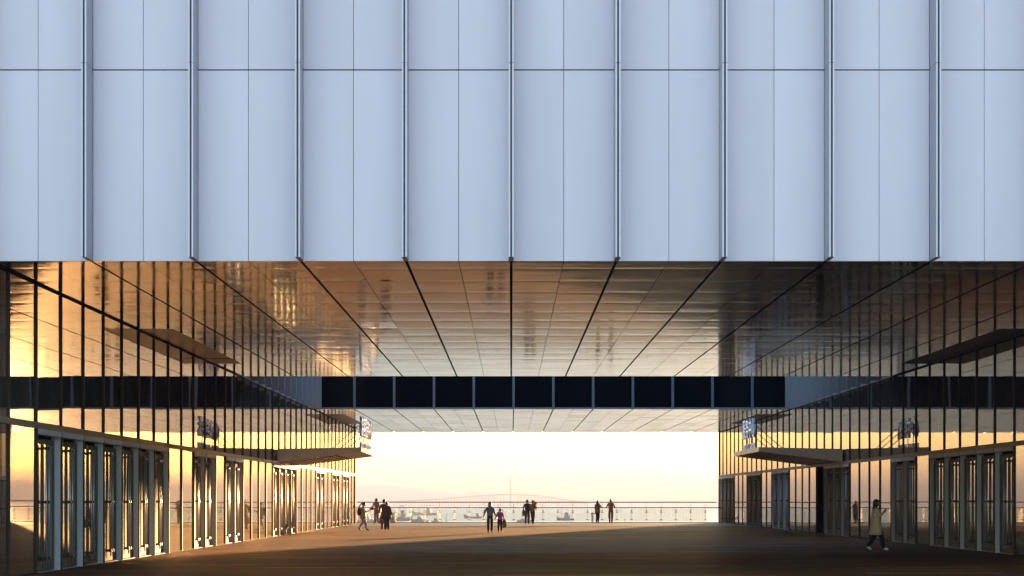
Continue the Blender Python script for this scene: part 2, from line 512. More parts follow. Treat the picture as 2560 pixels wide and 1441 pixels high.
for ya, yb in frows:
    for i in range(-15, 16):
        xa, xb = XO2 + i * M / 2, XO2 + (i + 1) * M / 2
        ga = .030 if i % 2 == 0 else .007
        gb = .030 if (i + 1) % 2 == 0 else .007
        vz = vent_zone((xa + xb) / 2 , (ya + yb) / 2, [(103, 116)])
        z = ZS + .0175 + random.uniform(-.004, .004) + (.012 if vz else 0)
        vs = bm_box(bm, (xa + xb + ga - gb) / 2, (ya + yb) / 2, z, xb - xa - ga - gb, yb - ya - .012, .035, 1 if vz else 0)
        t1, t2 = random.gauss(0, .0022), random.gauss(0, .0015)
        if not vz:
            for v in vs:
                v.co.z += (v.co.y - (ya + yb) / 2) * t1 + (v.co.x - (xa + xb) / 2) * t2
link('soffit_panel_field', done(bm, 'soffit_panel_field', ['soffit2', 'vent']), (-XO2, -fb.location.y, -ZS), fb, kind='stuff')
world_box('soffit_backing', -17, 17.6, Y3 + .1, Y4, ZS + .10, ZS + .13, 'joint', fb)

# ------------------------------------------------------------------ glass side buildings
def leaf_meshes(s):
    """door leaf facing the passage: s = +1 faces +x (left building). Leaf in local yz, width 1 along y from 0"""
    W, H = 1.0, 3.08
    bm = bmesh.new()
    for y0, y1, z0, z1 in ((0, .075, 0, H), (W - .075, W, 0, H), (.075, W - .075, 0, .22), (.075, W - .075, H - .12, H)):
        bm_box(bm, 0, (y0 + y1) / 2, (z0 + z1) / 2, .055, y1 - y0, z1 - z0)
    fr = done(bm, 'leaf', 'leafmetal')
    bm = bmesh.new(); bm_box(bm, 0, W / 2, (.22 + H - .12) / 2, .014, W - .15, H - .34)
    gl = done(bm, 'pane', 'doorglass')
    bm = bmesh.new()
    for sd in (s, ):
        bm_tube(bm, (sd * .115, 0, .12), (sd * .115, 0, 2.95), .021, n=8)
        for z in (.28, 1.60, 2.86):
            bm_box(bm, sd * .065, 0, z, .10, .05, .06, 1)
            bm_box(bm, sd * .115, 0, z, .06, .06, .07, 1)
    hd = done(bm, 'handle', ['steel', 'lettering_side'])
    return fr, gl, hd

def side_building(sgn, X, y_start, pitch, k0, k1, doors, open_bays, label, x_far, yend, nfin):
    """sgn=+1: left building, its glass faces +x"""
    b = root('glass_building', (X, (y_start + pitch * k0 + yend) / 2, 0), label, 'building')
    by = b.location.y
    def wb(name, xa, xb, ya, yb, za, zb, m, par=b, **kw):      # xa, xb measured outwards (towards the passage) from the glass plane
        xs = sorted((X + sgn * xa, X + sgn * xb))
        return world_box(name, xs[0], xs[1], ya, yb, za, zb, m, par, **kw)
    ya0, ya1 = y_start + pitch * k0, y_start + pitch * k1
    # shell: solid mass behind a lobby
    depth = 7.0
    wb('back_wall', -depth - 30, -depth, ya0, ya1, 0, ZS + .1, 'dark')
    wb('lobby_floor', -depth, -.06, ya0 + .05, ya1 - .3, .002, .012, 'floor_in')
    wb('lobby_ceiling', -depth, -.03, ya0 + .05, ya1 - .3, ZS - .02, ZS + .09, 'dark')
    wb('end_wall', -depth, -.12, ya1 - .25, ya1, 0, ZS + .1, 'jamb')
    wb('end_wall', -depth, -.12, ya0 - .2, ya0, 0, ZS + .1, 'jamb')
    wb('head_channel', -.10, .012, ya0, ya1, ZS - .04, ZS - .004, 'joint')
    wb('corner_post', -.25, .06, ya1, ya1 + .07, 0, ZS - .004, 'bronze')
    fr, gl, hd = leaf_meshes(sgn)
    rec = .17
    jm = None
    for k in range(k0, k1 + 1):
        y = y_start + pitch * k
        # vertical mullions, upper and lower run, the transom between them
        if k < k1:
            wb('transom', -.10, .045, y + .008, y + pitch - .008, 3.33, 3.47, 'bronze')
            wb('pane', -.045, -.015, y + .03, y + pitch - .03, 3.47, ZS - .04, 'glass').rotation_euler = (0, R(random.gauss(0, .05)), R(random.gauss(0, .07)))
        wb('mullion', -.12, .026, y - .025, y + .025, 3.474, ZS - .044, 'mullion')
        wb('mullion', -.12, .028, y - .025, y + .025, .0, 3.326, 'mullion')
        if k == k1: continue
        if k in open_bays:
            continue
        if k in doors:
            # recessed door: lined opening with jambs and header, two framed glass leaves with long pull bars
            key = ('doorframe', sgn, round(pitch, 3))
            if key not in MESH:
                bm = bmesh.new()
                for yy in (.03, pitch - .03):
                    q = .02 if yy < 1 else -.02
                    bm_box(bm, -sgn * (rec / 2 + .035), yy + q * .6, 1.655, rec + .05, .02, 3.31)
                bm_box(bm, -sgn * (rec / 2 - .02), pitch / 2, 3.20 + .06, rec + .04, pitch - .14, .13)
                bm_box(bm, -sgn * (rec / 2 + .03), pitch / 2, .010, rec - .04, pitch - .14, .012)
                MESH[key] = done(bm, 'door', 'jamb')
            dr = link('door', MESH[key], (0, y - by, 0), b)
            w = (pitch - .16) / 2 - .01
            for q, yy in enumerate((.075, pitch / 2 + .008)):
                sc = w / 1.0
                l = link('leaf', fr, (-sgn * rec, yy, .035), dr); l.scale = (1, sc, 1)
                g = link('pane', gl, (-sgn * rec, yy, .035), dr); g.scale = (1, sc, 1)
                hy = yy + (w - .11 if q == 0 else .11)
                link('handle', hd, (-sgn * (rec - .02), hy, .035), dr)
        else:
            wb('pane', -.045, -.015, y + .03, y + pitch - .03, .025, 3.33, 'glass').rotation_euler = (0, R(random.gauss(0, .05)), R(random.gauss(0, .07)))
            wb('sill', -.08, .015, y + .027, y + pitch - .027, 0, .03, 'joint')
    # upper court wall with hanging fins over the open gap between the two blocks
    wb('court_wall', -.9, -.02, Y2 - .0, Y3 + .02, ZS + .0, ZT, 'court')
    for k in range(k0, k1):
        y = y_start + pitch * k
        if Y2 + .3 < y < Y3 - .3:
            wb('fin', -.02, .55, y - .045, y + .045, ZS - .0, ZT, 'court')
    return b

left_doors = [0, 1, 2, 3, 4, 5, 6, 9, 10, 12, 13, 18, 19, 20, 21, 26, 27, 30, 31, 33, 34]
lb = side_building(+1, XL, 40.22, 2.215, -3, 37, left_doors, [], 'glass-fronted side building on the left, its mullions catching gold sunlight', -45, 122.2, 11)
right_doors = [0, 1, 2, 3, 4, 6, 7, 12, 13, 14, 20, 21, 22, 25, 26, 27, 31, 32, 33, 34]
rb = side_building(-1, XR, 53.73, 2.175, -8, 35, right_doors, [15], 'glass-fronted side building on the right, standing in shade', 60, 129.85, 11)

# ------------------------------------------------------------------ entrance canopies
def canopy(sgn, X, label):
    c = root('entrance_canopy', (X, 85.7, 3.4), label, 'canopy', 'canopies over the building entrances')
    ya, yb = 81.2 - 85.7, 90.2 - 85.7
    P = 3.88
    def wedge(name, a, b, z_top, zt_w, z_bot_w, z_bot_o, y0, y1, m):
        # prism along y: profile in outward distance a..b
        bm = bmesh.new()
        pr = [(a, z_bot_w), (b, z_bot_o), (b, z_top), (a, zt_w)]
        A = [bm.verts.new((sgn * p, y0, z)) for p, z in pr]
        B = [bm.verts.new((sgn * p, y1, z)) for p, z in pr]
        for i in range(4):
            j = (i + 1) % 4
            bm.faces.new((A[i], A[j], B[j], B[i]))
        bm.faces.new(A[::-1]); bm.faces.new(B)
        return link(name, done(bm, name, m), (0, 0, 0), c)
    zb = lambda p: .02 + (.51 - .02) * p / P         # underside
    zt = lambda p: .63 + (.71 - .63) * p / P         # top
    # side cheeks in panels, end fascia in three panels, roof sheet, solid tip soffit and an egg-crate lattice
    for y0, y1 in ((ya, ya + .08), (yb - .08, yb)):
        for a, b in ((.06, .78), (.795, 2.75), (2.765, P)):
            wedge('cheek_panel', a, b, zt(b), zt(a), zb(a), zb(b), y0, y1, 'canopy')
    n = 4
    for i in range(n):
        y0 = ya + (yb - ya) * i / n + .006; y1 = ya + (yb - ya) * (i + 1) / n - .006
        wedge('fascia_panel', P + .003, P + .05, zt(P), zt(P), zb(P) - .002, zb(P) - .002, y0, y1, 'canopy')
    wedge('roof_sheet', .06, P - .003, zt(P) - .01, zt(0) - .01, zt(0) - .08, zt(P) - .08, ya + .083, yb - .083, 'canopy')
    wedge('soffit_board', 2.75, P - .003, zb(P) + .06, zb(2.75) + .06, zb(2.75) + .004, zb(P) + .004, ya + .083, yb - .083, 'canopy')
    for i in range(1, 8):
        p = .1 + 2.65 * i / 8
        wedge('lattice_rib', p, p + .05, zb(p) + .14, zb(p) + .14, zb(p) + .01, zb(p + .05) + .01, ya + .083, yb - .083, 'lattice')
    for i in range(1, 12):
        y = ya + (yb - ya) * i / 12
        wedge('lattice_blade', .08, 2.745, zb(2.745) + .13, zb(.08) + .13, zb(.08) + .016, zb(2.745) + .016, y - .025, y + .025, 'lattice')
    return c
canopy(+1, XL, 'wedge-shaped metal canopy on the left glass wall, its outer edge sunlit')
canopy(-1, XR, 'wedge-shaped metal canopy in shade on the right glass wall')

def text_mesh(s, size, extrude, name, big=True):
    cu = bpy.data.curves.new(name, 'FONT')
    cu.body = s; cu.size = size; cu.extrude = extrude; cu.resolution_u = 3
    cu.offset = .004 if big else .002
    cu.align_x = 'CENTER'
    o = bpy.data.objects.new(name, cu); COL.objects.link(o)
    bpy.context.view_layer.update()
    dg = bpy.context.evaluated_depsgraph_get()
    me = bpy.data.meshes.new_from_object(o.evaluated_get(dg))
    bpy.data.objects.remove(o)
    me.materials.clear()
    me.materials.append(MT['letter']); me.materials.append(MT['jamb'])
    for p in me.polygons:
        p.material_index = 0 if abs(p.normal.z) > .5 else 1
    return me

def sign(sgn, Xo, y0, y1, chars, eng, label):
    """stands on the canopy edge; reads from the passage (sgn=+1 faces +x)"""
    zc = 4.11
    s = root('sign', (Xo, (y0 + y1) / 2, zc), label, 'sign', 'lettering signs on the canopies')
    rot = (R(90), 0, R(90) * sgn)
    n = len(chars)
    wid = (y1 - y0) / n
    for i, ch in enumerate(chars):
        me = text_mesh(ch, 1.02, .05, 'character')
        yy = (-(n - 1) / 2 + i) * wid * sgn
        ys_ = [v.co for v in me.vertices]
        cx = (min(v.x for v in ys_) + max(v.x for v in ys_)) / 2
        for v in me.vertices: v.co.x -= cx
        link('character', me, (0, yy, .64), s, rot)
    adv = (y1 - y0) * 1.02 / len(eng)
    for i, ch in enumerate(eng):
        if ch == ' ': continue
        me = text_mesh(ch, .37, .03, 'letter', False)
        xs = [v.co.x for v in me.vertices]
        k = min(1.25, adv * .8 / max(.05, max(xs) - min(xs))) if ch != 'I' else 1.1
        mid = (max(xs) + min(xs)) / 2
        for v in me.vertices: v.co.x = (v.co.x - mid) * k
        link('letter', me, (0, (i + .5 - len(eng) / 2) * adv * sgn, .02), s, rot)
    for i in range(n):
        yy = (-(y1 - y0) / 2 + (y1 - y0) * (i + .5) / n)
        link('post', boxmesh(.04, .04, 1.2, 'lettering_side'), (-sgn * .08, yy, .58), s)
    for yy in (-(y1 - y0) / 2 + .25, 0, (y1 - y0) / 2 - .25):
        bm = bmesh.new()
        bm_tube(bm, (-sgn * .1, yy, 1.05), (-sgn * 1.35, yy, -.02), .022, n=6)
        link('strut', done(bm, 'strut', 'lettering_side'), (0, 0, 0), s)
sign(+1, XL + 3.82, 82.1, 88.4, '游客服务中心', 'TOURIST SERVICE CENTER', 'white raised lettering standing on the sunlit left canopy')
sign(-1, XR - 3.82, 83.1, 87.4, '服务中心', 'SERVICE CENTER', 'white raised letters reading SERVICE CENTER on the right canopy')

# ------------------------------------------------------------------ balustrade
bal = root('balustrade', (0, YR, 0), 'glass balustrade with dark rails along the water side', 'balustrade')
XA, XB = -17.5, 14.78
PS = 1.063
def rail(name, z, r, xa, xb, m):
    bm = bmesh.new(); bm_tube(bm, (xa, 0, z), (xb, 0, z), r, n=10)
    return link(name, done(bm, name, m), (0, 0, 0), bal)
rail('top_rail', 1.50, .036, XA, XB, 'rail')
rail('mid_rail', 1.10, .036, XA, 15.22, 'rail')
link('base_channel', boxmesh(32.7, .10, .045, 'rail'), (-1.13, 0, .0325), bal)
bm = bmesh.new()
for s in (-1, 1):
    bm_box(bm, s * .033, 0, .565, .009, .05, 1.04)
bm_box(bm, 0, 0, 1.30, .028, .028, .36)
post_me = done(bm, 'post', 'postmetal')
bm = bmesh.new()
for z in (.78, .235):
    bm_box(bm, 0, -.045, z, .20, .03, .046); bm_tube(bm, (0, -.01, z), (0, -.07, z), .03, n=6)
bm_box(bm, 0, -.045, .90, .075, .05, .085)
bm_box(bm, 0, -.045, .57, .012, .012, .62)
clamp_me = done(bm, 'clamp', 'clamp')
x = (1284 - 1278) * YR / 4400
n0 = int((x - XA) / PS)
xs_posts = [x + PS * i for i in range(-n0, 15) if x + PS * i < 15.0]
for i, xp in enumerate(xs_posts):
    link('post', post_me, (xp, 0, 0), bal)
    link('clamp', clamp_me, (xp, 0, 0), bal)
    if i + 1 < len(xs_posts):
        link('glass_panel', boxmesh(PS - .09, .012, .90, 'railglass'), (xp + PS / 2, -.02, .56), bal)

# ------------------------------------------------------------------ bridge, hills
MT['concrete_far'] = mat('bridge_concrete', (.12, .115, .11), .8)
MT['hill'] = mat('wooded_hill', (.06, .075, .05), .95, noise=((.01, .01, .01), .3, 0))
DB = 2900.0
def px(xp, yp, d):
    return Vector(((xp - 1278) / 4400 * d, d, CAMZ + (1249 - yp) / 4400 * d))
br = root('sea_bridge', (0, DB, SEA), 'long sea bridge with one tall pylon, faint in the haze', 'bridge')
curve = [(930, 1257), (977, 1253.5), (1040, 1250), (1101, 1247), (1164, 1241.6), (1225, 1236.8), (1276, 1235.2), (1317, 1236.8), (1343, 1238.4), (1367, 1241.5), (1394, 1245.5), (1428, 1251), (1470, 1256.5)]
def deck_y(xp):
    for (x0, y0), (x1, y1) in zip(curve, curve[1:]):
        if x0 <= xp <= x1: return y0 + (y1 - y0) * (xp - x0) / (x1 - x0)
    return 1257
bm = bmesh.new()
prev = None
for i in range(82):
    xp = 930 + (1470 - 930) * i / 81
    p = px(xp, deck_y(xp), DB)
    ring = [bm.verts.new((p.x, s * 9, p.z - SEA + t)) for s, t in ((-1, 0), (1, 0), (1, -1.9), (-1, -1.9))]
    if prev:
        for a in range(4):
            b2 = (a + 1) % 4
            bm.faces.new((prev[a], prev[b2], ring[b2], ring[a]))
    prev = ring
link('deck', done(bm, 'deck', 'concrete_far'), (0, 0, 0), br)
piers = [985 + 7.6 * i for i in range(37)] + [1294 + 7.0 * i for i in range(25)]
for xp in piers:
    if abs(xp - 1276) < 17 or xp > 1465: continue
    p = px(xp, deck_y(xp), DB)
    hgt = p.z - 1.9 - SEA
    link('pier', boxmesh(1.3, 7, round(hgt, 1), 'concrete_far'), (p.x, 0, hgt / 2 - .2), br)
bm = bmesh.new()
p = px(1276, 1193, DB)
for s in (-1, 1):
    bm_tube(bm, (p.x, s * 14, 0), (p.x, s * 2.0, p.z - SEA), 1.5, 1.1, n=6)
link('pylon', done(bm, 'pylon', 'concrete_far'), (0, 0, 0), br)
for dx in (-70, -46, -24, 24, 46, 70):
    bm = bmesh.new()
    q = px(1276 + dx * .3, 1236, DB)
    bm_tube(bm, (p.x, 0, p.z - SEA - 3), (p.x + dx, 0, q.z - SEA), .10, n=4)
    link('stay_cable', done(bm, 'stay_cable', 'concrete_far'), (0, 0, 0), br)

def hill(d, pts, thick, seed):
    rng = random.Random(seed)
    bm = bmesh.new()
    dens = []
    for (x0, y0), (x1, y1) in zip(pts, pts[1:]):
        for i in range(6):
            t = i / 6
            dens.append((x0 + (x1 - x0) * t, y0 + (y1 - y0) * t + rng.uniform(-.7, .7)))
    dens.append(pts[-1])
    prev = None
    for xp, yp in dens:
        p = px(xp, yp, d)
        top = max(p.z, SEA + 2)
        ring = [bm.verts.new((p.x, d - thick, SEA)), bm.verts.new((p.x, d - thick * .5, SEA + (top - SEA) * .6)), bm.verts.new((p.x, d, top)), bm.verts.new((p.x, d + thick, SEA))]
        if prev:
            for a in range(3): bm.faces.new((prev[a], prev[a + 1], ring[a + 1], ring[a]))
        prev = ring
    return link('hill', done(bm, 'hill', 'hill'), kind='structure')
hill(7600, [(600, 1240), (700, 1228), (800, 1225), (880, 1216), (925, 1211), (960, 1210), (990, 1215), (1030, 1223), (1075, 1229), (1110, 1232), (1150, 1243), (1210, 1256)], 500, 3)
hill(8300, [(-300, 1246), (0, 1238), (300, 1240), (600, 1244), (1000, 1246), (1150, 1238), (1190, 1228), (1240, 1246), (1320, 1256)], 300, 5)

# ------------------------------------------------------------------ boats
MT['hull_grey'] = mat('weathered_hull', (.045, .045, .048), .6)
MT['hull_blue'] = mat('blue_hull_paint', (.04, .07, .13), .5)
MT['hull_rust'] = mat('rusty_hull', (.075, .045, .03), .7)
MT['boat_white'] = mat('boat_paint', (.11, .11, .11), .5)
MT['flag_red'] = mat('red_flag_cloth', (.55, .04, .03), .7)
MT['float_orange'] = mat('orange_float', (.7, .28, .06), .5)
MT['mast'] = mat('mast_wood', (.09, .08, .07), .7)

def boat(label, xc, yw, Lpx, bow, hull, cabin_at, cabin_h, masts, sheer=1.0, flags=0, rz=0.0, cabin_len=.24, extras=True):
    """xc, yw: where the waterline middle stands in the photograph; turned into a place on the sea plane"""
    D = (CAMZ - SEA) * 4400 / (yw - 1249)
    Lm = Lpx * D / 4400
    x = (xc - 1278) / 4400 * D
    b = root('fishing_boat', (x, D, SEA), label, 'boat', 'boats moored off the quay', rz)
    s = -1 if bow == 'left' else 1
    fb_ = Lm * .075 * sheer         # freeboard
    W = Lm * .26
    bm = bmesh.new()
    prev = None
    N = 14
    for i in range(N + 1):
        t = i / N                   # 0 stern .. 1 bow
        hw = W / 2 * (math.sin(math.pi * min(1, .25 + t * .45)) if t < .6 else max(.02, math.cos((t - .6) / .4 * math.pi / 2) ** .7 * .997))
        zt = fb_ * (1 + 1.5 * max(0, t - .55) ** 1.5 * 3.2 + .5 * max(0, .25 - t) * 2)
        xx = s * (t - .5) * Lm
        rake = s * Lm * .05 * max(0, t - .7) / .3
        ring = [bm.verts.new((xx + rake, -hw, zt)), bm.verts.new((xx, -hw * .72, -.25)), bm.verts.new((xx, hw * .72, -.25)), bm.verts.new((xx + rake, hw, zt)), bm.verts.new((xx + rake * .9, hw * .86, zt - .3)), bm.verts.new((xx + rake * .9, -hw * .86, zt - .3))]
        if prev:
            for a in range(6):
                c = (a + 1) % 6
                bm.faces.new((prev[a], prev[c], ring[c], ring[a]))
        else: bm.faces.new(ring)
        prev = ring
    bm.faces.new(prev[::-1])
    link('hull', done(bm, 'hull', hull), (0, 0, 0), b)
    cx = s * (cabin_at - .5) * Lm
    bm = bmesh.new()
    cl = cabin_len * Lm
    bm_box(bm, cx, 0, fb_ + cabin_h * .28, cl, W * .62, cabin_h * .62)
    bm_box(bm, cx + s * cl * .08, 0, fb_ + cabin_h * .75, cl * .62, W * .5, cabin_h * .5)
    bm_box(bm, cx + s * cl * .08, 0, fb_ + cabin_h * 1.03, cl * .75, W * .56, .10)
    ca = link('cabin', done(bm, 'cabin', 'boat_white'), (0, 0, 0), b)
    for i in (-1, 0, 1):
        link('window', boxmesh(cl * .13, .05, cabin_h * .2, 'dark'), (cx + s * cl * .08 + i * cl * .19, -W * .25 - .03, fb_ + cabin_h * .82), ca)
    for t, hh in masts:
        bm = bmesh.new()
        mx = s * (t - .5) * Lm
        bm_tube(bm, (mx, 0, fb_ * .6), (mx, 0, fb_ + hh), .14, .06, n=6)
        bm_tube(bm, (mx - .5, 0, fb_ + hh * .86), (mx + .5, 0, fb_ + hh * .86), .05, n=4)
        bm_tube(bm, (mx, 0, fb_ + hh * .35), (mx + s * Lm * .16, 0, fb_ + hh * .62), .06, n=4)
        link('mast', done(bm, 'mast', 'mast'), (0, 0, 0), b)
    if extras:
        bm = bmesh.new()
        rg = random.Random(int(xc))
        for i in range(7):
            t = rg.uniform(.12, .85); h = rg.uniform(.4, 1.0)
            bm_box(bm, s * (t - .5) * Lm, rg.uniform(-.2, .2) * W, fb_ + h / 2 - .2, rg.uniform(.5, 1.3), .8, h)
        link('deck_gear', done(bm, 'deck_gear', hull), (0, 0, 0), b)
    for i in range(flags):
        bm = bmesh.new()
        fx = s * (.3 - .5 + .16 * i) * Lm
        bm_tube(bm, (fx, 0, fb_), (fx, 0, fb_ + cabin_h * 1.7), .04, n=4)
        bm_box(bm, fx + .5, 0, fb_ + cabin_h * 1.55, 1.0, .03, .65, 1)
        link('flag', done(bm, 'flag', ['mast', 'flag_red']), (0, 0, 0), b)
    return b
boat('large grey fishing boat with central wheelhouse, moored left of the bridge pylon', 1062, 1288.5, 61, 'left', 'hull_grey', .36, 3.4, [(.72, 6.5), (.30, 6.8)], 1.0, 2)
boat('small low fishing boat with cabin at its stern, alone on open water', 1183, 1296.5, 44, 'left', 'hull_grey', .24, 1.9, [(.30, 3.2)], 1.35, 0, 0, .18, False)
boat('fishing boat with tall foremast and bulky wheelhouse, right of the bridge pylon', 1414, 1301.5, 41, 'left', 'hull_rust', .42, 3.2, [(.72, 6.4), (.38, 5.2), (.12, 3.6)], 1.3, 0, 0, .36)
boat('dark fishing boat with red flags in the crowded cluster', 1008, 1302.5, 46, 'right', 'hull_grey', .40, 4.2, [(.25, 6.0), (.62, 5.4)], 1.6, 2, R(24), .34)
boat('rust-streaked boat at the left edge of the boat cluster', 984, 1303.5, 30, 'left', 'hull_rust', .45, 3.6, [(.55, 5.5)], 1.7, 0, R(-30), .4)
boat('grey boat lying low behind the balustrade below the large boat', 1050, 1306, 44, 'left', 'hull_grey', .52, 2.0, [(.48, 4.6), (.15, 2.6)], 1.25, 0, 0, .3)
boat('small boat with blue cabin cover and a thin stern pole', 1099, 1308.5, 38, 'left', 'hull_blue', .72, 1.6, [(.06, 3.9), (.7, 3.6)], 1.0, 0, 0, .38)
boat('low boat with a thin mast partly hidden behind the couple', 1312, 1305.5, 40, 'right', 'hull_grey', .35, 1.0, [(.32, 4.4), (.75, 3.2)], 1.0, 0, 0, .3)
boat('bluish boat seen between the people near the left building', 925, 1306, 62, 'right', 'hull_blue', .35, 2.6, [(.55, 5.5), (.2, 4.5)], 1.3, 0, 0, .3)
boat('blue boat half hidden behind the end of the left building', 872, 1300, 44, 'left', 'hull_blue', .4, 2.6, [(.5, 5.5)], 1.3, 0, 0, .3)

# mooring beacon standing in the water
D = 560
bc = root('mooring_beacon', ((1481 - 1278) / 4400 * D, D, SEA), 'pale mooring post with a short side arm, standing in the water', 'beacon')
bm = bmesh.new(); bm_tube(bm, (0, 0, -1), (0, 0, 6.4), .38, .34, n=10); bm_tube(bm, (0, 0, 2.3), (0, 0, 2.9), .75, .55, n=10)
link('post', done(bm, 'post', 'boat_white'), (0, 0, 0), bc)
bm = bmesh.new(); bm_box(bm, .3, 0, 6.5, 1.7, .5, .34); bm_box(bm, .0, 0, 6.8, .5, .4, .3)
link('arm', done(bm, 'arm', 'hull_grey'), (0, 0, 0), bc)
D = 700
bc = root('channel_marker', ((1562 - 1278) / 4400 * D, D, SEA), 'thin dark channel marker rising from the sea at right', 'beacon')
bm = bmesh.new(); bm_tube(bm, (0, 0, -1), (0, 0, 2.1), .30, .22, n=8); bm_tube(bm, (0, 0, 2.0), (0, 0, 3.0), .1, .08, n=6)
link('post', done(bm, 'post', 'hull_grey'), (0, 0, 0), bc)
bm = bmesh.new(); bm_box(bm, 0, 0, 3.05, .9, .5, .14)
link('top_mark', done(bm, 'top_mark', 'hull_grey'), (0, 0, 0), bc)

# ------------------------------------------------------------------ people
CM = {}
def cmat(c, rough=.8):
    if max(c) > .06: c = tuple(min(.75, v * 1.5) for v in c)
    k = tuple(round(v, 3) for v in c)
    if k not in CM:
        CM[k] = mat('cloth', c, rough, 0, .2, noise=((9, 9, 9), .12, 0))
    return CM[k]
SKIN = mat('skin', (.42, .26, .19), .55)
HAIRS = {'black': mat('black_hair', (.018, .014, .012), .5), 'brown': mat('brown_hair', (.075, .035, .02), .5)}
EYE = mat('eye_dark', (.02, .015, .012), .3)

BASE = dict(pelvis=(0, 0, .93), waist=(0, .005, 1.06), chest=(0, .01, 1.26), upper=(0, 0, 1.39), neck=(0, .01, 1.455), skull=(0, .02, 1.52),
            hipL=(-.09, 0, .89), kneeL=(-.10, .02, .49), ankL=(-.105, -.02, .09), toeL=(-.12, .15, .035),
            hipR=(.09, 0, .89), kneeR=(.10, .02, .49), ankR=(.105, -.02, .09), toeR=(.12, .15, .035),
            shL=(-.175, 0, 1.385), elL=(-.235, -.03, 1.12), wrL=(-.245, .05, .88),
            shR=(.175, 0, 1.385), elR=(.235, -.03, 1.12), wrR=(.245, .05, .88))
RAD = dict(pelvis=(.16, .115), waist=(.14, .10), chest=(.168, .115), upper=(.12, .09), neck=(.05, .05), skull=(.045, .05),
           hip=(.098, .098), knee=(.086, .088), ank=(.066, .068), toe=(.042, .030), sh=(.070, .070), el=(.055, .055), wr=(.036, .034))
EDGES = [('pelvis', 'waist', 't'), ('waist', 'chest', 't'), ('chest', 'upper', 't'), ('upper', 'neck', 's'), ('neck', 'skull', 's')]
for S in 'LR':
    EDGES += [('pelvis', 'hip' + S, 'p'), ('hip' + S, 'knee' + S, 'p'), ('knee' + S, 'ank' + S, 'p'), ('ank' + S, 'toe' + S, 'f'),
              ('upper', 'sh' + S, 't'), ('sh' + S, 'el' + S, 'a'), ('el' + S, 'wr' + S, 'w')]

def add_ball(bm, c, r, mi, seg=12, ring=8):
    res = bmesh.ops.create_uvsphere(bm, u_segments=seg, v_segments=ring, radius=1, matrix=Matrix.Translation(c) @ Matrix.Diagonal((*r, 1)))
    for v in res['verts']:
        for f in v.link_faces: f.material_index = mi; f.smooth = True

def add_hand(bm, w, d, side, mi, curl=.6):
    """palm and five bent fingers of unequal length; d: direction of the forearm, side: towards the thumb"""
    d = Vector(d).normalized(); side = Vector(side)
    side = (side - d * side.dot(d)).normalized()
    nrm = d.cross(side)
    P = lambda a, b, c: w + d * a + side * b + nrm * c
    vs = []
    for a, hw, t in ((-.01, .024, .016), (.035, .038, .014), (.085, .036, .012)):
        vs.append([bm.verts.new(P(a, s * hw, u * t)) for s, u in ((-1, -1), (1, -1), (1, 1), (-1, 1))])
    for A, B in zip(vs, vs[1:]):
        for i in range(4):
            j = (i + 1) % 4
            bm.faces.new((A[i], A[j], B[j], B[i])).material_index = mi
    bm.faces.new(vs[0][::-1]).material_index = mi; bm.faces.new(vs[-1]).material_index = mi
    for k, ln in enumerate((.066, .074, .069, .054)):
        b = .028 - .0185 * k
        a0 = P(.08, b, 0); a1 = P(.08 + ln * .5, b * 1.05, -ln * .25 * curl); a2 = P(.08 + ln * (1 - .35 * curl), b * 1.05, -ln * .8 * curl)
        bm_tube(bm, a0, a1, .0088, .0082, 5, mi); bm_tube(bm, a1, a2, .0082, .0065, 5, mi)
    t0 = P(.02, .032, 0); t1 = P(.05, .062, -.012); t2 = P(.082, .066, -.03)
    bm_tube(bm, t0, t1, .011, .010, 5, mi); bm_tube(bm, t1, t2, .010, .0075, 5, mi)

def loft(bm, rings, mi=0, seg=18, cap=False):
    """rings: (cx, cy, z, rx, ry)"""
    prev = None
    for (cx, cy2, z, rx, ry) in rings:
        r = [bm.verts.new((cx + rx * math.cos(2 * math.pi * i / seg) * (1 + .025 * math.sin(i * 2.3 + z * 5)), cy2 + ry * math.sin(2 * math.pi * i / seg) * (1 + .03 * math.sin(i * 3.1)), z)) for i in range(seg)]
        if prev:
            for i in range(seg):
                j = (i + 1) % seg
                f = bm.faces.new((prev[i], prev[j], r[j], r[i])); f.material_index = mi; f.smooth = True
        prev = r
    if cap: bm.faces.new(prev)

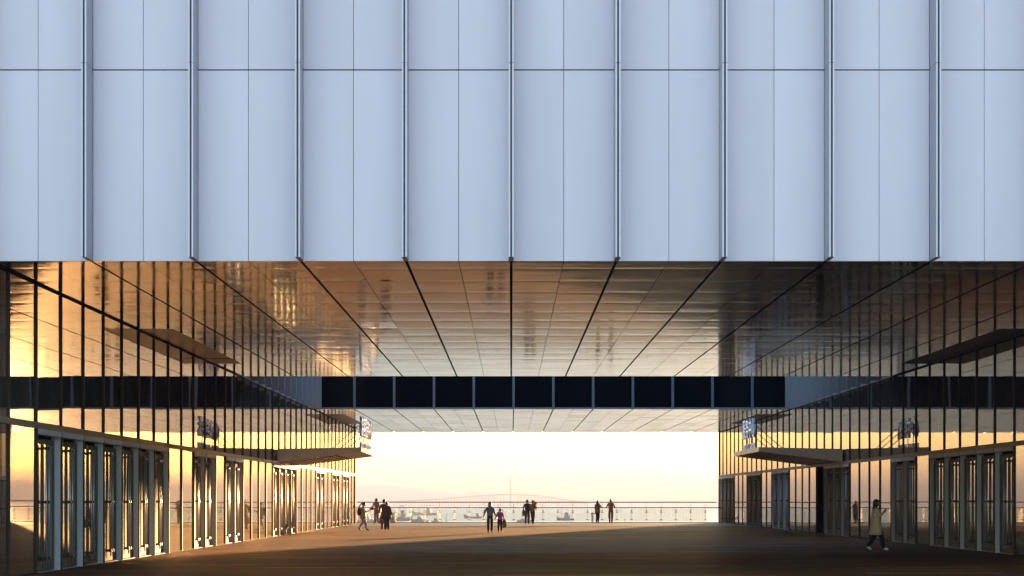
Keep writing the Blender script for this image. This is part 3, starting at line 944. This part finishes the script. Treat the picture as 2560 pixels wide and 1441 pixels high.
def person(label, xp, yf, head_y, face, top, legs, shoes=(.03, .03, .03), pose=None, hair='black', hstyle='short', fat=1.0, sleeves=True,
           coat=None, mask=False, look=(0, 0), group=None, arm=None, place=None, height=None):
    """face: heading in degrees, 0 = facing away from the camera (+y), 90 = facing left, -90 = facing right, 180 = facing the camera"""
    if place: X, D = place
    else:
        D = CAMZ * 4400 / (yf - 1249); X = (xp - 1278) * D / 4400
    H = height or (yf - head_y) * D / 4400
    k = H / 1.70
    J = {n: Vector(v) for n, v in BASE.items()}
    for n, v in (pose or {}).items(): J[n] = Vector(v)
    names = list(J)
    me = bpy.data.meshes.new('skeleton')
    me.from_pydata([J[n] for n in names], [(names.index(a), names.index(b)) for a, b, _ in EDGES], [])
    ob = bpy.data.objects.new('skeleton', me); COL.objects.link(ob)
    md = ob.modifiers.new('skin', 'SKIN'); md.use_smooth_shade = True
    for i, n in enumerate(names):
        key = n if n in RAD else n[:-1]
        r = RAD[key]
        f = fat if key in ('pelvis', 'waist', 'chest', 'upper', 'hip', 'sh', 'el', 'knee') else 1
        me.skin_vertices[0].data[i].radius = (r[0] * f, r[1] * f)
        me.skin_vertices[0].data[i].use_root = (n == 'pelvis')
    sb = ob.modifiers.new('sub', 'SUBSURF'); sb.levels = 1; sb.render_levels = 1
    bpy.context.view_layer.update()
    ev = ob.evaluated_get(bpy.context.evaluated_depsgraph_get())
    m2 = bpy.data.meshes.new_from_object(ev)
    bpy.data.objects.remove(ob)
    arm = arm or top
    mats = [cmat(top), cmat(legs), SKIN, cmat(shoes, .6), HAIRS[hair], EYE, cmat(arm), cmat((.62, .66, .72))]
    segs = [(J[a], J[b], {'t': 0, 'p': 1, 's': 2, 'f': 3, 'a': 6, 'w': 6 if sleeves else 2}[t]) for a, b, t in EDGES]
    bm = bmesh.new(); bm.from_mesh(m2); bpy.data.meshes.remove(m2)
    for f in bm.faces:
        c = f.calc_center_median()
        best = min(segs, key=lambda s: (c - (s[0] + (s[1] - s[0]) * max(0, min(1, (c - s[0]).dot(s[1] - s[0]) / max(1e-6, (s[1] - s[0]).length_squared))))).length)
        f.material_index = best[2]; f.smooth = True
    # head: skull, jaw, nose, ears, eyes, mouth
    hb = bmesh.new()
    add_ball(hb, (0, 0, .115), (.074, .094, .112), 2, 14, 10)
    for v in hb.verts:
        if v.co.z < .09:
            q = (.09 - v.co.z) / .09
            v.co.x *= 1 - .28 * q
            if v.co.y < 0: v.co.y *= 1 - .35 * q
    add_ball(hb, (0, .096, .098), (.013, .020, .018), 2, 8, 6)
    for s in (-1, 1):
        add_ball(hb, (s * .074, -.005, .112), (.010, .018, .028), 2, 8, 6)
        add_ball(hb, (s * .030, .084, .120), (.013, .008, .008), 5, 8, 6)
    add_ball(hb, (0, .082, .058), (.022, .008, .006), 5, 8, 4)
    if mask: add_ball(hb, (0, .056, .070), (.060, .052, .042), 7, 12, 8)
    hm = bpy.data.meshes.new('h'); 
    T = Matrix.Translation(J['neck'] + Vector((0, .012, .012))) @ Matrix.Scale(1.12, 4) @ Matrix.Rotation(R(look[0]), 4, 'Z') @ Matrix.Rotation(R(look[1]), 4, 'X')
    bmesh.ops.transform(hb, matrix=T, verts=hb.verts[:])
    hb.to_mesh(hm); hb.free(); bm.from_mesh(hm); bpy.data.meshes.remove(hm)
    for S, s in (('L', -1), ('R', 1)):
        add_hand(bm, J['wr' + S], J['wr' + S] - J['el' + S], (-s * .3, 1, .2), 2)
    body = bpy.data.meshes.new('person')
    bmesh.ops.recalc_face_normals(bm, faces=bm.faces[:])
    bm.to_mesh(body); bm.free()
    for m_ in mats: body.materials.append(m_)
    zmin = min(v.co.z for v in body.vertices)
    o = link('person', body, (X, D, -zmin * k + .016), None, (0, 0, R(face)), label, 'person', group)
    o.scale = (k, k, k)
    # hair
    hb = bmesh.new()
    add_ball(hb, (0, -.012, .135), (.084, .100, .104), 0, 16, 12)
    doomed = [f for f in hb.faces if f.calc_center_median().y > .035 and f.calc_center_median().z < .165]
    if hstyle == 'short':
        doomed += [f for f in hb.faces if f.calc_center_median().z < .085]
    bmesh.ops.delete(hb, geom=list(set(doomed)), context='FACES')
    if hstyle == 'bob':
        loft(hb, [(0, -.03, .16, .088, .080), (0, -.035, .08, .105, .085), (0, -.04, .01, .112, .085)], 0, 16)
    if hstyle == 'long':
        loft(hb, [(0, -.03, .15, .088, .080), (0, -.05, .04, .10, .07), (0, -.075, -.10, .11, .055), (0, -.085, -.22, .085, .04)], 0, 16, True)
    if hstyle == 'tail':
        bm_tube(hb, (0, -.10, .16), (0, -.16, .05), .03, .038, 8); bm_tube(hb, (0, -.16, .05), (0, -.15, -.12), .038, .012, 8)
    if hstyle == 'side_tail':
        bm_tube(hb, (-.07, -.05, .16), (-.16, -.06, .13), .022, .03, 8); bm_tube(hb, (-.16, -.06, .13), (-.20, -.05, .0), .036, .012, 8)
    bmesh.ops.transform(hb, matrix=T, verts=hb.verts[:])
    link('hair', done(hb, 'hair', HAIRS[hair]), (0, 0, 0), o)
    if coat:
        cb = bmesh.new()
        loft(cb, coat['rings'], 0)
        me_ = done(cb, coat.get('name', 'coat'), cmat(coat['color']))
        c = link(coat.get('name', 'coat'), me_, (0, 0, 0), o)
        sm = c.modifiers.new('thick', 'SOLIDIFY'); sm.thickness = .012
    return o, k, J

def wp(o, p):
    """a point of a person's own frame in the scene"""
    return Matrix.LocRotScale(o.location, o.rotation_euler, o.scale) @ Vector(p)

def bag(name, label, cat, loc, rz, kind, color):
    bm = bmesh.new()
    if kind == 'backpack':
        loft(bm, [(0, 0, -.21, .13, .06), (0, 0, -.17, .155, .085), (0, 0, 0, .155, .095), (0, 0, .14, .135, .085), (0, 0, .20, .08, .05), (0, 0, .215, .02, .01)], 0, 16, True)
        for s in (-1, 1):
            bm_tube(bm, (s * .09, .06, .16), (s * .095, .20, .12), .014, n=6); bm_tube(bm, (s * .095, .20, .12), (s * .10, .08, -.12), .014, n=6)
    elif kind == 'tote':
        loft(bm, [(0, 0, -.34, .10, .05), (0, 0, -.31, .14, .075), (0, 0, -.16, .13, .07), (0, 0, -.06, .075, .04), (0, 0, 0, .02, .012)], 0, 14, True)
        bm_tube(bm, (-.03, 0, -.05), (0, 0, .03), .01, n=5); bm_tube(bm, (.03, 0, -.05), (0, 0, .03), .01, n=5)
    elif kind == 'jacket':
        loft(bm, [(0, 0, -.46, .10, .04), (.01, 0, -.35, .085, .05), (0, .01, -.2, .09, .05), (-.01, 0, -.05, .06, .05), (0, 0, .02, .03, .03)], 0, 12, True)
        bm_tube(bm, (.05, 0, -.05), (.11, 0, -.36), .035, .03, n=7)
    elif kind == 'duffel':
        bm_tube(bm, (-.17, 0, 0), (.17, 0, 0), .115, n=14)
        for s in (-1, 1): add_ball(bm, (s * .17, 0, 0), (.03, .115, .115), 0)
        bm_tube(bm, (-.08, 0, .11), (0, 0, .2), .012, n=5); bm_tube(bm, (.08, 0, .11), (0, 0, .2), .012, n=5)
    return link(name, done(bm, name, cmat(color)), loc, None, (0, 0, rz), label, cat)

def phone(label, loc, rot):
    bm = bmesh.new()
    bm_box(bm, 0, 0, 0, .075, .009, .155); bm_box(bm, -.02, .007, .055, .022, .006, .03)
    return link('phone', done(bm, 'phone', 'clamp'), loc, None, rot, label, 'phone')

WALK = dict(kneeL=(-.09, .16, .52), ankL=(-.095, .24, .10), toeL=(-.105, .40, .07), kneeR=(.09, -.02, .50), ankR=(.095, -.26, .16), toeR=(.105, -.13, .05))
WALK2 = dict(kneeR=(.09, .16, .52), ankR=(.095, .24, .10), toeR=(.105, .40, .07), kneeL=(-.09, -.02, .50), ankL=(-.095, -.26, .16), toeL=(-.105, -.13, .05))
ARMUP = dict(elR=(.23, .06, 1.13), wrR=(.16, .27, 1.22))

# woman in the trench coat by the right doors
po = dict(WALK2); po.update(elR=(.24, .06, 1.14), wrR=(.17, .22, 1.30), elL=(-.25, -.03, 1.10), wrL=(-.24, .10, .87))
o, k, J = person('person in a long beige coat walking past the right doors, phone raised', 2190, 1377.5, 1249, -90, (.42, .31, .235), (.015, .015, .017), (.65, .63, .60), po, 'black', 'long', 1.12,
    coat=dict(color=(.42, .31, .235), rings=[(0, .0, 1.44, .10, .09), (0, 0, 1.40, .19, .125), (0, 0, 1.25, .215, .15), (0, 0, 1.0, .215, .16), (0, 0, .75, .235, .20), (0, 0, .55, .25, .235)]))
d = (J['wrR'] - J['elR']).normalized()
phone('dark phone held up by the person in the beige coat', wp(o, J['wrR'] + d * .10), (R(-15), 0, R(-90)))

# woman with backpack looking at a phone
po = dict(WALK); po.update(elR=(.23, .05, 1.12), wrR=(.13, .27, 1.18))
o, k, J = person('person in a long grey tunic and wide trousers walking right, looking at a phone', 907, 1327, 1256, -75, (.22, .20, .19), (.20, .20, .23), (.05, .05, .08), po, 'black', 'tail', 1.05, look=(0, -18),
    coat=dict(color=(.22, .20, .19), name='tunic', rings=[(0, 0, 1.42, .12, .09), (0, 0, 1.38, .185, .115), (0, 0, 1.2, .195, .135), (0, 0, .95, .20, .15), (0, .02, .72, .215, .19)]))
d = (J['wrR'] - J['elR']).normalized()
phone('phone in the hand of the person in the grey tunic', wp(o, J['wrR'] + d * .10), (R(-50), 0, R(-75)))
p = wp(o, (0, -.225, 1.16))
bag('backpack', 'black backpack worn by the person in the grey tunic', 'backpack', p, R(-75), 'backpack', (.012, .012, .014))

# man with the red bag
po = dict(elL=(-.27, .05, 1.13), wrL=(-.14, .20, 1.03), elR=(.22, .06, 1.12), wrR=(.10, .21, 1.05))
o, k, J = person('person in a grey shirt and brown trousers standing with a red bag', 941, 1310, 1247.5, 35, (.17, .19, .20), (.22, .13, .06), (.5, .45, .4), po, 'black', 'short', 1.02, sleeves=False, look=(50, 0))
bag('duffel_bag', 'red bag under the arm of the person in brown trousers', 'bag', wp(o, (-.24, .16, 1.03)), R(60), 'duffel', (.62, .09, .05))

# couple walking: black top with plum skirt, brown coat
o, k, J = person('person in a black top and plum skirt, half hidden behind a brown coat', 960, 1325.5, 1250, 8, (.015, .014, .014), (.02, .018, .02), pose=dict(elL=(-.26, .0, 1.13), wrL=(-.25, .12, .93)), hstyle='short',
    coat=dict(color=(.12, .085, .095), name='skirt', rings=[(0, 0, 1.0, .16, .12), (0, 0, .85, .20, .15), (-.06, 0, .55, .21, .17), (-.10, 0, .36, .20, .16)]))
po = dict(elR=(.27, -.02, 1.10), wrR=(.33, .08, .88), kneeL=(-.10, .10, .50), ankL=(-.12, .10, .1), toeL=(-.13, .26, .05), kneeR=(.10, -.04, .49), ankR=(.12, -.14, .10), toeR=(.13, .03, .035))
o, k, J = person('person in a loose dark brown coat walking away with a pale bag', 966.5, 1326.5, 1255.5, -8, (.055, .028, .014), (.015, .014, .014), pose=po, hstyle='short', fat=1.1,
    coat=dict(color=(.055, .028, .014), rings=[(0, 0, 1.43, .11, .09), (0, 0, 1.38, .20, .13), (0, 0, 1.2, .25, .17), (0, 0, .95, .28, .19), (0, 0, .66, .27, .20)]))
d = (J['wrR'] - J['elR']).normalized()
bag('tote_bag', 'cream carrier bag hanging from the hand of the brown-coated person', 'bag', wp(o, J['wrR'] + d * .10), 0, 'tote', (.62, .42, .22))

# woman and girl coming towards the camera, hand in hand
po = dict(kneeR=(.09, .09, .50), ankR=(.085, .03, .10), toeR=(.095, .19, .06), kneeL=(-.10, .02, .49), ankL=(-.10, -.16, .14), toeL=(-.11, -.02, .05),
          elR=(.30, -.03, 1.12), wrR=(.37, .04, .90), elL=(-.25, -.03, 1.12), wrL=(-.36, .03, .86))
o1, k1, J1 = person('person with red-brown bobbed hair, face mask and grey jacket, leading a girl', 1225, 1332.5, 1256, 180, (.10, .085, .09), (.022, .019, .02), (.03, .03, .03), po, 'brown', 'bob', 1.04, mask=True, arm=(.17, .16, .17),
    coat=dict(color=(.17, .16, .17), name='jacket', rings=[(0, -.02, 1.43, .10, .08), (0, -.01, 1.38, .185, .11), (0, 0, 1.2, .185, .125), (0, 0, 1.02, .17, .125), (0, 0, .93, .185, .13)]))
po = dict(elR=(.26, -.02, 1.12), wrR=(.38, .05, .93), elL=(-.25, .02, 1.13), wrL=(-.20, .14, 1.02), kneeR=(.10, .10, .50), ankR=(.10, .06, .10), toeR=(.11, .22, .05))
o2, k2, J2 = person('girl in a magenta sweater with a side ponytail, holding an adult hand', 1250, 1332.5, 1273, 180, (.38, .085, .24), (.03, .024, .028), (.12, .10, .10), po, 'black', 'side_tail', 1.15)
bag('folded_jacket', 'olive jacket hanging from the arm of the girl', 'jacket', wp(o2, (-.30, .10, .99)), 0, 'jacket', (.16, .12, .025))

# couple with a small child at the rail
po = dict(elL=(-.28, .0, 1.14), wrL=(-.26, .20, 1.08))
o, k, J = person('person in a black waistcoat with grey sleeves at the rail beside a couple', 1318, 1311, 1251, 6, (.022, .018, .018), (.06, .06, .062), (.05, .04, .04), po, 'black', 'short', 1.12, arm=(.13, .12, .115))
bag('folded_jacket', 'grey jacket hanging at the side of the person in black', 'jacket', wp(o, (-.25, .16, 1.06)), 0, 'jacket', (.10, .095, .09))
po = dict(elR=(.22, .08, 1.12), wrR=(.10, .26, 1.12), kneeL=(-.06, .03, .49), ankL=(-.01, -.05, .09), toeL=(-.05, .10, .035), kneeR=(.07, .03, .49), ankR=(.03, .02, .09), toeR=(.06, .18, .035))
o, k, J = person('person in a pale brown blouse and dark jeans carrying a small child', 1332, 1310.5, 1252, 0, (.27, .22, .18), (.055, .055, .062), (.05, .04, .04), po, 'brown', 'tail', 1.0)
cp = wp(o, (.15, .16, 0))
po = dict(hipL=(-.09, 0, .89), kneeL=(-.16, .22, .80), ankL=(-.13, .20, .42), toeL=(-.14, .32, .36), kneeR=(.16, .22, .80), ankR=(.15, .20, .42), toeR=(.16, .32, .36), elL=(-.22, .12, 1.18), wrL=(-.14, .30, 1.24), elR=(.22, .12, 1.18), wrR=(.14, .30, 1.24))
c, kc, Jc = person('small child held on the shoulder of the person in jeans', 1337, 1310, 1252, 175, (.26, .19, .13), (.05, .045, .05), (.1, .08, .07), po, 'black', 'short', 1.2, place=(cp.x + .02, cp.y + .06), height=.86)
c.location.z = 1.52 * k - .86 * .78
c.location.z = 1.62 - .86

# phone photographer and leaning man at the rail
po = dict(elR=(.27, .10, 1.20), wrR=(.12, .17, 1.44), elL=(-.22, .02, 1.12), wrL=(-.18, .16, .98), kneeL=(-.06, .02, .49), ankL=(-.02, -.22, .13), toeL=(-.05, -.10, .04), kneeR=(.08, .02, .49), ankR=(.06, -.04, .09))
o, k, J = person('person in a long grey jacket with a hand raised to the face at the rail', 1494, 1308.6, 1253, -22, (.24, .215, .19), (.04, .034, .03), (.04, .03, .03), po, 'black', 'long', 1.02,
    coat=dict(color=(.24, .215, .19), name='jacket', rings=[(0, 0, 1.43, .11, .09), (0, 0, 1.38, .19, .12), (0, 0, 1.2, .205, .14), (0, 0, .98, .21, .15), (0, 0, .78, .22, .16)]))
po = dict(elL=(-.30, .10, 1.16), wrL=(-.16, .30, 1.09), elR=(.30, .10, 1.16), wrR=(.16, .30, 1.09), ankL=(-.075, -.02, .09), ankR=(.075, -.02, .09), toeL=(-.09, .15, .035), toeR=(.09, .15, .035))
o, k, J = person('person in a tan shirt leaning on the rail, alone at right', 1527, 1308.4, 1249.5, 0, (.30, .22, .16), (.115, .085, .07), (.04, .03, .03), po, 'brown', 'short', 1.06,
    coat=dict(color=(.30, .22, .16), name='shirt', rings=[(0, 0, 1.43, .10, .08), (0, 0, 1.38, .18, .115), (0, 0, 1.2, .175, .125), (0, 0, 1.0, .165, .125), (0, 0, .88, .165, .125)]))

# two short figures by the end of the left building
o, k, J = person('short person in tan behind the person in the grey tunic', 899, 1309.5, 1264, -60, (.36, .28, .20), (.45, .33, .22), (.2, .15, .1), dict(WALK2), 'brown', 'short', 1.0)
o, k, J = person('child in a pink top just past the end of the left building', 885.5, 1310, 1264, 10, (.60, .22, .16), (.35, .30, .28), (.2, .15, .1), None, 'brown', 'bob', 1.1)
# somebody standing in the dark open doorway
o, k, J = person('person in black with a pale face mask standing inside the dark open doorway', 0, 0, 0, 100, (.012, .012, .013), (.010, .010, .011), (.02, .02, .02), dict(ARMUP), 'black', 'short', 1.05, mask=True, place=(XR + .55, 53.73 + 2.175 * 15.55), height=1.66)

# ------------------------------------------------------------------ haze
hz = bpy.data.materials.new('sea_haze')
hz.use_nodes = True
nt = hz.node_tree
nt.nodes.remove(nt.nodes['Principled BSDF'])
pv = nt.nodes.new('ShaderNodeVolumePrincipled')
pv.inputs['Color'].default_value = (.195, .245, .375, 1)
pv.inputs['Density'].default_value = 0.00048
pv.inputs['Anisotropy'].default_value = 0.3
nt.links.new(pv.outputs[0], nt.nodes['Material Output'].inputs['Volume'])
bm = bmesh.new()
bm_box(bm, 0, 4720, (SEA - 4.5 + 72) / 2, 11400, 10080, 72 - (SEA - 4.5))
haze = link('haze', done(bm, 'haze', hz), kind='stuff')
